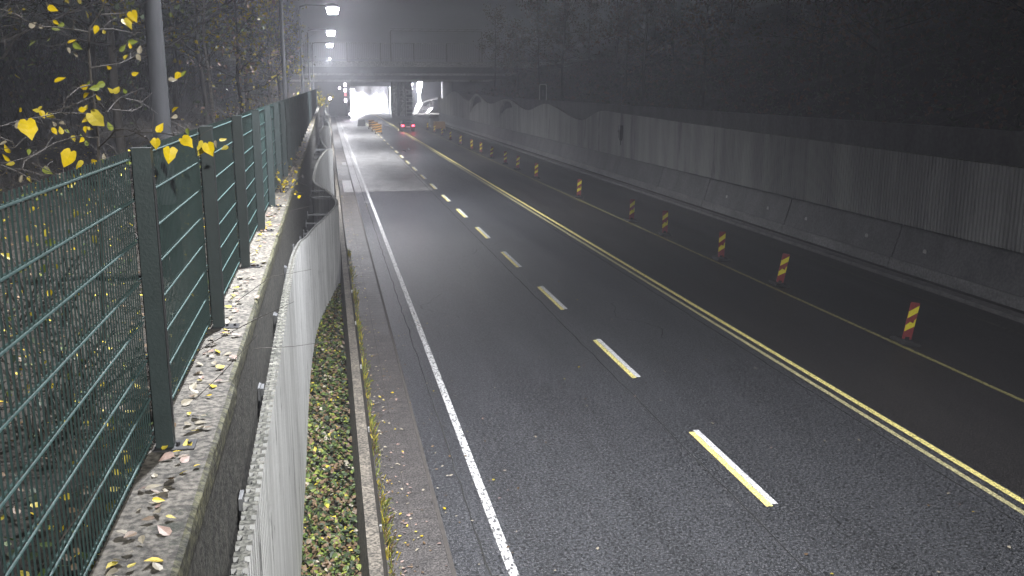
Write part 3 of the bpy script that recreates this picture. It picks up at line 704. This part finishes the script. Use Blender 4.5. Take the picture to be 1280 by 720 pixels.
# ================================================================ VEGETATION
def tree(x, y, z, h, seed, label, group, leafs, nleaf=500, lsize=.09, pale=False, trunk_r=None, spread=.30, twigs=70, lean_=0, name='bare_tree', low=.25):
    r = random.Random(seed)
    t = thing(name, (x, y, z), label, 'tree', group)
    tr = trunk_r or h * .011
    b = MB(); n = 9; pts = []; px = py = 0
    for i in range(n + 1):
        k = i / n; pts.append((px, py, h * k - .1)); px += r.uniform(-.02, .02) * h * .5 + lean_; py += r.uniform(-.02, .02) * h * .5
    b.tube(pts, [tr * (1 - .85 * i / n) for i in range(n + 1)], 7)
    b.build('trunk', M['bark_pale'] if pale else M['bark'], t, True)
    b = MB(); tips = []
    def grow(p, d, L, rad, lev):
        q = [p]; dd = d.copy(); segs = 4
        for i in range(segs):
            dd = (dd + Vector((r.gauss(0, .16), r.gauss(0, .16), r.gauss(.03, .12)))).normalized()
            q.append(q[-1] + dd * L / segs)
        b.tube(q, [rad * (1 - .7 * i / segs) for i in range(segs + 1)], 3 if lev else 4)
        tips.extend(q[2:])
        if lev < 2:
            for i in range(3 if lev == 0 else 2):
                s = q[r.randint(1, segs)]; e = (dd + Vector((r.gauss(0, .6), r.gauss(0, .6), r.gauss(.1, .4)))).normalized()
                grow(s, e, L * r.uniform(.35, .6), rad * .55, lev + 1)
    for i in range(twigs):
        k = low + (1 - low) * (i + r.random()) / twigs; i0 = min(n - 1, int(k * n)); f = k * n - i0
        p = Vector(pts[i0]).lerp(Vector(pts[i0 + 1]), f); a = r.uniform(0, 2 * math.pi)
        d = Vector((math.cos(a), math.sin(a), r.uniform(.1, .8))).normalized()
        grow(p, d, h * spread * (1.15 - .8 * k) * r.uniform(.5, 1.1), tr * (1 - .8 * k) * .38 + .004, 0)
    b.build('branches', M['bark'] if not pale else M['twig'], t)
    if nleaf:
        b = MB()
        cl = [r.choice(tips) for _ in range(max(1, nleaf // 5))]
        for c in cl:
            b.cur = r.choices(range(len(leafs)), [1.0] * len(leafs))[0]
            for _ in range(5):
                if r.random() < .2: b.cur = r.randrange(len(leafs))
                b.leaf(c + Vector((r.gauss(0, 1), r.gauss(0, 1), r.gauss(-.3, 1))) * lsize * 1.6, lsize * r.uniform(.6, 1.2), r)
        b.build('crown', [M[k] for k in leafs], t)
    return t
GL = 'autumn trees on the left bank behind the fence'
LT = [(-6.0, 18.5, 9, 1, 'leafless thin tree with twiggy branches just behind the thick lamp post', ['leaf_gold', 'leaf_dark'], 120, False),
      (-5.5, 12.5, 9, 2, 'dark bare tree at the left edge behind the near fence', ['leaf_dark', 'leaf_gold'], 150, False),
      (-4.2, 21, 10, 3, 'dark twiggy tree a little right of the thick lamp post', ['leaf_dark', 'leaf_lime'], 260, False),
      (-3.25, 29.5, 11, 4, 'slender pale barked sapling with yellow green leaves high up, right of the lamp post', ['leaf_lime', 'leaf_gold', 'leaf_yellow'], 520, True),
      (-6.8, 30, 12, 5, 'dark bare tree standing behind the slender pale sapling', ['leaf_dark', 'leaf_brown'], 300, False),
      (-9.5, 24, 13, 6, 'dark leafless tree farther up the bank at left', ['leaf_dark', 'leaf_brown'], 200, False),
      (-12, 36, 14, 7, 'tall dark tree deep on the left bank', ['leaf_dark', 'leaf_green'], 500, False),
      (-3.4, 41, 8, 8, 'low tree with pinkish brown leaves beside the second lamp post', ['leaf_pink', 'leaf_gold', 'leaf_dark'], 420, False),
      (-5.6, 47, 12, 9, 'dark bushy tree behind the second lamp post', ['leaf_dark', 'leaf_green', 'leaf_brown'], 700, False),
      (-3.2, 56, 9, 10, 'yellowing low tree just past the second lamp post', ['leaf_gold', 'leaf_lime', 'leaf_pink'], 600, False),
      (-8.5, 58, 14, 11, 'tall dark tree behind the yellowing low tree', ['leaf_dark', 'leaf_green'], 700, False),
      (-3.4, 72, 9, 12, 'olive leaved tree near the far end of the fence', ['leaf_lime', 'leaf_dark', 'leaf_gold'], 700, False),
      (-9, 80, 15, 13, 'dark tall tree rising far back near the overpass', ['leaf_dark', 'leaf_green'], 700, False),
      (-3.6, 95, 9, 14, 'grey green tree by the third lamp post', ['leaf_dark', 'leaf_gold'], 600, False),
      (-6, 125, 12, 15, 'dark tree where the left bank meets the overpass', ['leaf_dark', 'leaf_brown'], 500, False),
      (-16, 20, 14, 16, 'dark tree at the far left of the bank', ['leaf_dark', 'leaf_brown'], 200, False),
      (-20, 48, 16, 17, 'dark trunked tree high on the left bank', ['leaf_dark', 'leaf_brown'], 300, False)]
for x, y, h, s, lb, lf, nl, pale in LT:
    zz_ = 3.75 + (max(0, -x - 3) * .06 if x > -10 else .42 + (-x - 10) * .22)
    tree(x, y, zz_, h, s, lb, GL, lf, int(nl * 1.5), .12 if y < 35 else .18, pale, trunk_r=.05 if pale else None, twigs=46 if y < 35 else 34)
# leafy green tree whose crown hangs in at the top of the picture
tree(-3.1, 60, 3.8, 15.5, 31, 'green leaved tree whose crown reaches in at the top beside the lamps', GL, ['leaf_lime', 'leaf_green', 'needle'], 4200, .2, True, trunk_r=.06, spread=.2, twigs=50, low=.62, lean_=.06, name='leafy_tree')

def spruce(x, y, z, h, seed, label):
    r = random.Random(seed); t = thing('spruce_tree', (x, y, z), label, 'tree', GL)
    b = MB(); b.tube([(0, 0, 0), (0, 0, h)], [h * .014, .01], 7); b.build('trunk', M['bark'], t)
    b = MB()
    for i in range(150):
        k = .1 + .9 * i / 150; L = h * .2 * (1.05 - k) * r.uniform(.7, 1.1); a = r.uniform(0, 6.28)
        d = Vector((math.cos(a), math.sin(a), 0)); p = Vector((0, 0, h * k))
        for j in range(10):
            q = p + d * L * (j + 1) / 10 + Vector((0, 0, -.35 * L * ((j + 1) / 10) ** 1.5))
            for s in (-1, 1):
                e = Vector((-d.y, d.x, 0)) * s * L * .3 * (1.1 - j / 10) + d * .15 * L
                b.add([q, q + e * .5 + Vector((0, 0, .02)), q + e + Vector((0, 0, -.06)), q + e * .5 - d * .07 * L], [(0, 1, 2, 3)])
    b.build('crown', M['needle'], t)
spruce(-5.2, 66, 3.9, 11, 5, 'green spruce behind the fence between the second and third lamp posts')
spruce(-13, 66, 4.8, 16, 6, 'tall dark spruce deep on the left bank')

# right hill trees
GRH = 'dark trees on the hill above the right wall'
r = random.Random(11)
spots = []
for i, y in enumerate([20, 31, 40, 50, 60, 72, 84, 97, 112, 130, 150]):
    spots.append((24 + r.uniform(0, 4), y)); spots.append((34 + r.uniform(0, 7), y + 5)); spots.append((49 + r.uniform(0, 8), y + 2))
wd = ['just above the wall', 'halfway up the hill', 'high on the hill']
for i, (x, y) in enumerate(spots):
    z = 3.6 + max(0, x - 22) * .30 * (1 if x < 55 else .75)
    col = i // 3
    tree(x, y, z, r.uniform(9, 14), 100 + i, 'leafless tree %s, %s' % (wd[i % 3], ['at the right edge of the photo', 'second from the right edge', 'third from the right edge', 'fourth from the right edge', 'fifth from the right edge', 'sixth from the right edge',
         'seventh from the right edge', 'eighth from the right edge', 'third from the overpass', 'second from the overpass', 'next to the overpass'][col]), GRH, ['leaf_rust', 'leaf_brown', 'leaf_dark'], 1100, .24, False, twigs=30)

# ---- undergrowth bushes behind the fence, seen through the mesh
def bush(x, y, z, w_, h, seed, label, lf, nl, ls, name='shrub', tw=40, group='shrubs behind the green fence'):
    r = random.Random(seed); t = thing(name, (x, y, z), label, 'shrub', group)
    b = MB(); tips = []
    for i in range(tw):
        a = r.uniform(0, 6.28); p = Vector((r.gauss(0, .12) * w_, r.gauss(0, .25) * w_, -.05)); q = [p]
        d = Vector((math.cos(a) * r.uniform(.1, .8), math.sin(a) * r.uniform(.1, .8), 1)).normalized(); L = h * r.uniform(.6, 1.1)
        for j in range(5):
            d = (d + Vector((r.gauss(0, .2), r.gauss(0, .2), r.gauss(-.04, .12)))).normalized(); q.append(q[-1] + d * L / 5)
        b.tube(q, [.009, .008, .006, .005, .004, .002], 4); tips += q[1:]
        for j in range(3):
            s = r.choice(q[2:]); e = s + Vector((r.gauss(0, 1), r.gauss(0, 1), r.gauss(.2, .6))).normalized() * L * .3
            b.tube([s, s.lerp(e, .5) + Vector((0, 0, .03)), e], [.004, .003, .0015], 3); tips.append(e)
    b.build('stems', M['twig'], t)
    b = MB()
    for i in range(nl):
        b.cur = r.randrange(len(lf)); c = r.choice(tips)
        b.leaf(c + Vector((r.gauss(0, 1), r.gauss(0, 1), r.gauss(0, 1))) * ls * .7, ls * r.uniform(.6, 1.2), r)
    b.build('foliage', [M[k] for k in lf], t)
    return t
BS = [(-1.9, 3.2, .9, 1.0, 'low bare shrub with small yellow leaves behind the nearest fence panel'), (-2.7, 4.6, 1.2, 1.4, 'twiggy shrub with yellow leaves behind the left end of the fence'),
      (-1.8, 6.4, 1.0, 1.0, 'small shrub just behind the nearest big fence post'), (-3.9, 7.5, 1.6, 2.0, 'tangled bare shrub at the left edge above the fence'),
      (-2.9, 9.6, 1.4, 1.6, 'tangled shrub left of the thick lamp post foot'), (-5.5, 11, 1.8, 2.4, 'tall tangled shrub deep behind the near fence'),
      (-2.6, 14.5, 1.4, 1.7, 'twiggy shrub just beyond the thick lamp post'), (-2.4, 19, 1.4, 1.8, 'shrub with olive leaves behind the third visible fence panel'),
      (-2.5, 24, 1.5, 2.0, 'shrub with a few pale leaves left of the pale sapling'), (-2.6, 31, 1.5, 2.3, 'shrub at the foot of the pale sapling'), (-2.7, 37, 1.5, 2.4, 'orange tinged shrub left of the second lamp post'),
      (-2.8, 50, 1.8, 2.6, 'shrub at the foot of the second lamp post'), (-3, 65, 2, 2.8, 'shrub leaning over the far fence'), (-3, 85, 2, 3, 'shrub by the foot of the third lamp post')]
for i, (x, y, w_, h, lb) in enumerate(BS):
    z = 3.75 + max(0, -x - 3) * .06
    bush(x, y, z, w_, h, 40 + i, lb, ['leaf_gold', 'leaf_dark', 'leaf_lime'] if i < 8 else ['leaf_pink', 'leaf_dark', 'leaf_gold'], 60 if i < 7 else 160, .05 if i < 7 else .09, tw=34)
b = MB(); r = random.Random(21)
for i in range(5200):
    y = 3 + 60 * r.random() ** 1.3; x = -1.3 - 16 * r.random() ** 1.2
    z = 3.72 + (max(0, -x - 3) * .06 if x > -10 else .42 + (-x - 10) * .22)
    d = Vector((r.gauss(0, .6), r.gauss(0, .6), r.uniform(.2, 1.2))).normalized(); L = r.uniform(.4, 1.5); p = Vector((x, y, z)); q = [p]
    for j in range(4):
        d = (d + Vector((r.gauss(0, .3), r.gauss(0, .3), r.gauss(-.08, .2)))).normalized(); q.append(q[-1] + d * L / 4)
    b.tube(q, [.006, .005, .004, .003, .0015], 3)
tag(b.build('brushwood', M['twig']), 'dense tangle of bare thin stems covering the left bank', 'brushwood', kind='stuff')
b = MB(); r = random.Random(23)
for i in range(6500):
    y = 12 + 140 * r.random() ** 1.3; x = -9 - 34 * r.random()
    z = 3.72 + (max(0, -x - 3) * .06 if x > -10 else .42 + (-x - 10) * .22)
    d = Vector((r.gauss(0, .35), r.gauss(0, .35), 1)).normalized(); L = r.uniform(1.5, 6.5); p = Vector((x, y, z)); q = [p]
    for j in range(5):
        d = (d + Vector((r.gauss(0, .25), r.gauss(0, .25), r.gauss(0, .12)))).normalized(); q.append(q[-1] + d * L / 5)
    b.cur = 0; b.tube(q, [.022, .019, .015, .011, .007, .004], 3)
    if r.random() < .5:
        b.cur = r.choice((1, 2, 3))
        for j in range(7): b.leaf(q[r.randint(2, 5)] + Vector((r.gauss(0, .2), r.gauss(0, .2), r.gauss(0, .2))), r.uniform(.08, .2), r)
tag(b.build('thicket', [M['bark'], M['leaf_dark'], M['leaf_brown'], M['leaf_green']]), 'dark thicket of thin stems filling the slope beyond the left trees', 'thicket', kind='stuff')
b = MB(); r = random.Random(22)
for i in range(5000):
    y = 22 + 130 * r.random() ** 1.2; x = 21.5 + 40 * r.random() ** 1.1
    z = 3.5 + max(0, x - 22) * .30 * (1 if x < 55 else .75); k = r.choice((1, 1, 2))
    d = Vector((r.gauss(0, .5), r.gauss(0, .5), r.uniform(.3, 1.4))).normalized(); L = r.uniform(.8, 3.2); p = Vector((x, y, z)); q = [p]
    for j in range(4):
        d = (d + Vector((r.gauss(0, .3), r.gauss(0, .3), r.gauss(-.05, .2)))).normalized(); q.append(q[-1] + d * L / 4)
    b.cur = 0; b.tube(q, [.016, .013, .01, .007, .004], 3)
    b.cur = r.choice((1, 2, 2))
    for j in range(5): b.leaf(q[r.randint(1, 4)] + Vector((r.gauss(0, .15), r.gauss(0, .15), r.gauss(0, .15))), r.uniform(.12, .3), r)
tag(b.build('hill_brushwood', [M['twig'], M['leaf_rust'], M['leaf_dark']]), 'dim rusty brushwood covering the hill above the right wall', 'brushwood', kind='stuff')
# sprig leaning over the ledge and yellow bush at its far end
bush(-.88, 17.6, 4.1, .3, .55, 77, 'small yellow leaved sprig leaning over the ledge through the fence', ['leaf_yellow', 'leaf_gold'], 46, .07, tw=9)
bush(-.8, 92, 4.1, .7, 1.6, 78, 'small yellow bush at the far end of the ledge by the overpass', ['leaf_yellow', 'leaf_gold', 'leaf_lime'], 420, .16, tw=20)

# ---- nearby sapling with yellow leaves in front of the dark bank
def bigleaf(mb, p, s, r, nrm):
    nrm = nrm.normalized(); a = Vector((r.gauss(0, .6), 0, -1)); a = (a - nrm * a.dot(nrm)).normalized(); c = nrm.cross(a); p = Vector(p); h = s * .5
    o = [(-.72, 0), (-.98, .22), (-.95, .52), (-.62, .84), (-.15, .92), (.30, .72), (.72, .36), (1.25, 0)]
    top = [p + a * u * h * r.uniform(.96, 1.04) + c * v * h * r.uniform(.78, 1.12) + nrm * (abs(v) * s * .10 - u * u * s * .05) for u, v in o]
    bot = [p + a * u * h + c * -v * h * r.uniform(.78, 1.12) + nrm * (abs(v) * s * .10 - u * u * s * .05) for u, v in o[1:-1]]
    mid = [p + a * u * h + nrm * (-u * u * s * .05) for u in (-.3, .2, .7)]
    n = len(top); m = n + len(bot)
    v = top + bot + mid
    mb.add(v, [(0, 1, 2, m), (m, 2, 3), (m, 3, 4, m + 1), (m + 1, 4, 5, m + 2), (m + 2, 5, 6, 7)] + [(m, n + 1, n, 0), (m, n + 2, n + 1), (m + 1, n + 3, n + 2, m), (m + 2, n + 4, n + 3, m + 1), (7, n + 5, n + 4, m + 2)])
t = thing('young_linden', (-2.05, 6.3, 3.75), 'young tree with thin twigs and bright yellow leaves at the left edge over the fence', 'tree')
def loc(p): return Vector(p) - Vector((-2.05, 6.3, 3.75))
b = MB(); jit = random.Random(5)
P = lambda px, py, Y: loc(at(px, py, Y))
# twig polylines: (x, y, distance) triples, each twig its own depth
stem = [(126, 262, 6.3), (124, 200, 6.3), (122, 158, 6.35), (114, 105, 6.4), (111, 62, 6.45), (112, 36, 6.5), (126, 14, 6.6), (136, -12, 6.7), (146, -60, 6.9)]
b.tube([P(*q) for q in stem], [.012, .0095, .0085, .0075, .0065, .006, .005, .0045, .003], 6)
b.tube([(0, 0, -.1), P(130, 420, 6.3) * .999, P(*stem[0])], [.02, .014, .012], 6)
tw = [[(110, 40, 6.45), (95, 37, 6.3), (68, 34, 6.1), (50, 33, 6.0), (36, 27, 5.9), (18, 22, 5.8), (0, 19, 5.7), (-30, 10, 5.6)],
      [(113, 85, 6.4), (130, 82, 6.5), (150, 79, 6.6), (165, 72, 6.8), (176, 64, 6.9)],
      [(126, 18, 6.6), (150, 17, 6.7), (172, 12, 6.8)], [(112, 37, 6.5), (140, 36, 6.7), (165, 41, 6.9), (172, 52, 7.)],
      [(114, 106, 6.4), (98, 110, 6.2), (84, 122, 6.0), (75, 142, 5.9)], [(122, 142, 6.35), (100, 142, 6.2), (74, 141, 6.0), (52, 146, 5.8), (22, 151, 5.6), (0, 158, 5.4), (-30, 168, 5.2)],
      [(122, 172, 6.3), (110, 172, 6.2), (98, 170, 6.1), (70, 178, 5.9), (40, 195, 5.6), (10, 203, 5.3), (-20, 206, 5.2)],
      [(136, 173, 5.9), (144, 163, 5.8), (156, 161, 5.7), (171, 166, 5.6), (200, 166, 5.5), (232, 172, 5.4), (262, 184, 5.3)], [(124, 184, 6.3), (137, 172, 5.9), (160, 170, 5.8), (171, 166, 5.6), (180, 160, 5.6)],
      [(124, 128, 6.4), (134, 140, 6.5), (142, 130, 6.7), (150, 122, 6.8), (178, 110, 7)], [(140, 137, 6.6), (165, 139, 6.8), (179, 132, 7)],
      [(0, 172, 5.2), (16, 178, 5.3), (18, 186, 5.3)], [(0, 206, 5.0), (20, 214, 5.1), (36, 222, 5.2), (52, 228, 5.3)], [(20, 256, 5.3), (50, 245, 5.6), (80, 232, 5.8), (105, 224, 6.)],
      [(40, 204, 5.6), (60, 213, 5.7), (80, 221, 5.8)], [(171, 166, 5.6), (185, 174, 5.5), (193, 182, 5.4)], [(28, 212, 5.3), (30, 202, 5.4), (50, 190, 5.6), (66, 180, 5.8)],
      [(150, 122, 6.8), (178, 127, 7.0), (190, 116, 7.1)], [(122, 190, 6.3), (122, 230, 6.3)], [(60, 142, 5.9), (95, 130, 6.), (120, 118, 6.3)]]
for q in tw:
    n = len(q); b.tube([P(*k) for k in q], [.0045 - .003 * i / (n - 1) for i in range(n)], 5)
    for k in range(len(q) * 2):
        i0 = jit.randrange(n - 1); f = jit.random(); s = P(*q[i0]).lerp(P(*q[i0 + 1]), f)
        e = s + Vector((jit.gauss(0, .07), jit.gauss(0, .1), jit.gauss(.02, .06))); b.tube([s, (s + e) / 2 + Vector((0, 0, .01)), e], [.002, .0016, .001], 3)
b.build('branches', M['twig'], t)
b = MB()
b.cur = 0
cv = Vector((.2, -1, .25))
big = [(36, 160, 5.4, .125), (85, 197, 5.6, .12), (120, 148, 6.0, .13), (212, 193, 5.2, .10), (233, 177, 5.3, .09), (262, 186, 5.2, .085), (252, 185, 5.3, .09), (195, 179, 5.4, .07), (167, 20, 6.6, .09), (159, 29, 6.6, .09), (164, 24, 6.7, .07)]
for i, (px, py, Y, sz) in enumerate(big):
    b.cur = 1 if i in (2, 6, 9) else 0
    bigleaf(b, P(px, py, Y), sz * .85, jit, cv + Vector((jit.gauss(0, .3), 0, jit.gauss(0, .3))))
sm = [(60, 6), (66, 11), (41, 31), (52, 34), (70, 28), (76, 31), (120, 37), (130, 40), (90, 52), (97, 58), (86, 63), (94, 68), (153, 60), (162, 57), (166, 52), (175, 62), (157, 72), (173, 72), (136, 84), (169, 92), (75, 100),
      (106, 108), (112, 104), (118, 110), (125, 106), (108, 119), (123, 122), (138, 113), (146, 113), (156, 114), (216, 100), (222, 95), (230, 92), (219, 137), (218, 146), (26, 137), (45, 138), (50, 136), (53, 143), (63, 145), (22, 156), (68, 155), (78, 154), (68, 164), (76, 163), (84, 164),
      (103, 137), (108, 134), (107, 150), (112, 161), (107, 162), (137, 158), (102, 175), (92, 173), (108, 179), (36, 190), (4, 179), (9, 186), (8, 197), (13, 205), (27, 223), (37, 224), (58, 210), (59, 214), (75, 220), (83, 227), (92, 219), (100, 204), (98, 207), (103, 220), (119, 202), (126, 201), (130, 196), (54, 242), (69, 236), (89, 231), (30, 246), (200, 160), (270, 180), (281, 185), (279, 175), (235, 165), (40, 262), (95, 268), (58, 290), (62, 301), (66, 306), (36, 299), (87, 289), (55, 335), (62, 365), (40, 393), (8, 320), (70, 334), (118, 300)]
for i, (px, py) in enumerate(sm):
    b.cur = jit.choice([0, 0, 1, 1, 3, 3, 2]); far = 6.2 + jit.uniform(-.5, .7)
    if py > 236: far = 5.4 + jit.uniform(0, 1.5)
    b.leaf(P(px, py, far), jit.uniform(.03, .062), jit, cv + Vector((jit.gauss(0, .6), 0, jit.gauss(0, .6))))
b.build('leaves', [M['leaf_yellow'], M['leaf_gold'], M['leaf_pale'], M['leaf_lime']], t)

# ================================================================ LITTER (stuff)
def litter(name, n, xf, yf, zf, size, mats, wts, label, cat, seed=1, tilt=.25):
    r = random.Random(seed); b = MB()
    for i in range(n):
        b.cur = r.choices(range(len(mats)), wts)[0]; y = yf(r); x = xf(r, y)
        b.leaf((x, y, zf(x, y) + r.uniform(.004, .02)), size * r.uniform(.55, 1.25), r, Vector((r.gauss(0, tilt), r.gauss(0, tilt), 1)), 1.2, .08)
    return tag(b.build(name, [M[m] for m in mats]), label, cat, kind='stuff')
LM = ['leaf_yellow', 'leaf_gold', 'leaf_pale', 'leaf_brown', 'leaf_pink']
litter('ledge_leaves', 620, lambda r, y: -.945 + min(.25, abs(r.gauss(0, .11))) if r.random() < .8 else r.uniform(-.95, -.72), lambda r: 3.2 + 60 * r.random() ** 1.5, lambda x, y: 4.101, .062, LM, [.8, 1.0, 3.2, .9, 1.6], 'fallen leaves scattered along the top of the left wall', 'leaves', 2)
litter('verge_plants', 15000, lambda r, y: r.uniform(-.60, .17), lambda r: 8 + 36 * r.random() ** 1.4, lambda x, y: .01 + .07 * abs(math.sin(x * 19 + y * 7)), .085, ['leaf_green', 'leaf_lime', 'leaf_dark', 'leaf_gold', 'leaf_pale', 'leaf_brown'], [3, 1.5, 3.5, .25, .5, 3.8], 'green ground plants mixed with fallen leaves in the verge', 'ground cover', 3, .6)
litter('strip_leaves', 1000, lambda r, y: .54 + min(.8, abs(r.gauss(0, .30))), lambda r: 9 + 75 * r.random() ** 1.7, lambda x, y: .006, .05, LM, [.4, 1, 2.6, 1.8, 1.6], 'small fallen leaves on the paved strip', 'leaves', 4)
litter('road_leaves', 260, lambda r, y: r.uniform(1.4, 9) if r.random() < .4 else 1.4 + abs(r.gauss(0, .6)), lambda r: 9 + 40 * r.random() ** 1.4, lambda x, y: .01, .05, LM, [.3, .7, 2.5, 1.3, 1.2], 'a few fallen leaves lying on the asphalt', 'leaves', 5)
litter('bank_leaves', 9000, lambda r, y: -1.02 - 9 * r.random() ** 1.8, lambda r: 2 + 36 * r.random() ** 1.4, lambda x, y: 3.75 + max(0, -x - 3) * .06 + .1 * math.sin(y * .7 + x), .06, ['leaf_yellow', 'leaf_gold', 'leaf_brown', 'leaf_dark', 'leaf_green'], [.7, 1.3, 3, 3, 1.4], 'fallen leaves and low plants on the bank behind the fence', 'leaves', 6, .5)
# weeds growing at the foot of the barrier
b = MB(); r = random.Random(9)
for i in range(1500):
    y = 9 + 26 * r.random() ** 1.3; x = .52 + abs(r.gauss(0, .045)); h = r.uniform(.04, .16) * (1.3 if math.sin(y * 1.7) > 0 else .5)
    d = Vector((r.gauss(.25, .35), r.gauss(0, .4), 1)).normalized(); p = Vector((x, y, .003)); s = Vector((r.uniform(-1, 1), r.uniform(-1, 1), 0)).normalized() * .006
    b.cur = r.choice([0, 0, 1, 2]); q = p + d * h; e = q + Vector((d.x, d.y, 0)) * h * .5
    b.add([p - s, p + s, q + s, e, q - s], [(0, 1, 2, 3, 4)])
tag(b.build('barrier_weeds', [M['leaf_lime'], M['leaf_gold'], M['leaf_brown']]), 'weeds growing along the foot of the low barrier', 'weeds', kind='stuff')

# ================================================================ HAZE
hm = bpy.data.materials.new('haze'); hm.use_nodes = True
N = hm.node_tree.nodes; N.remove(N['Principled BSDF'])
pv = N.new('ShaderNodeVolumePrincipled'); pv.inputs['Color'].default_value = (.86, .88, .95, 1); pv.inputs['Density'].default_value = .0023
pv.inputs['Anisotropy'].default_value = .35
hm.node_tree.links.new(pv.outputs[0], N['Material Output'].inputs['Volume'])
b = MB(); b.box(-170, 210, -40, 540, -1.1, 46)
h = tag(b.build('haze', hm), 'thin night haze over the road', 'haze', kind='stuff')
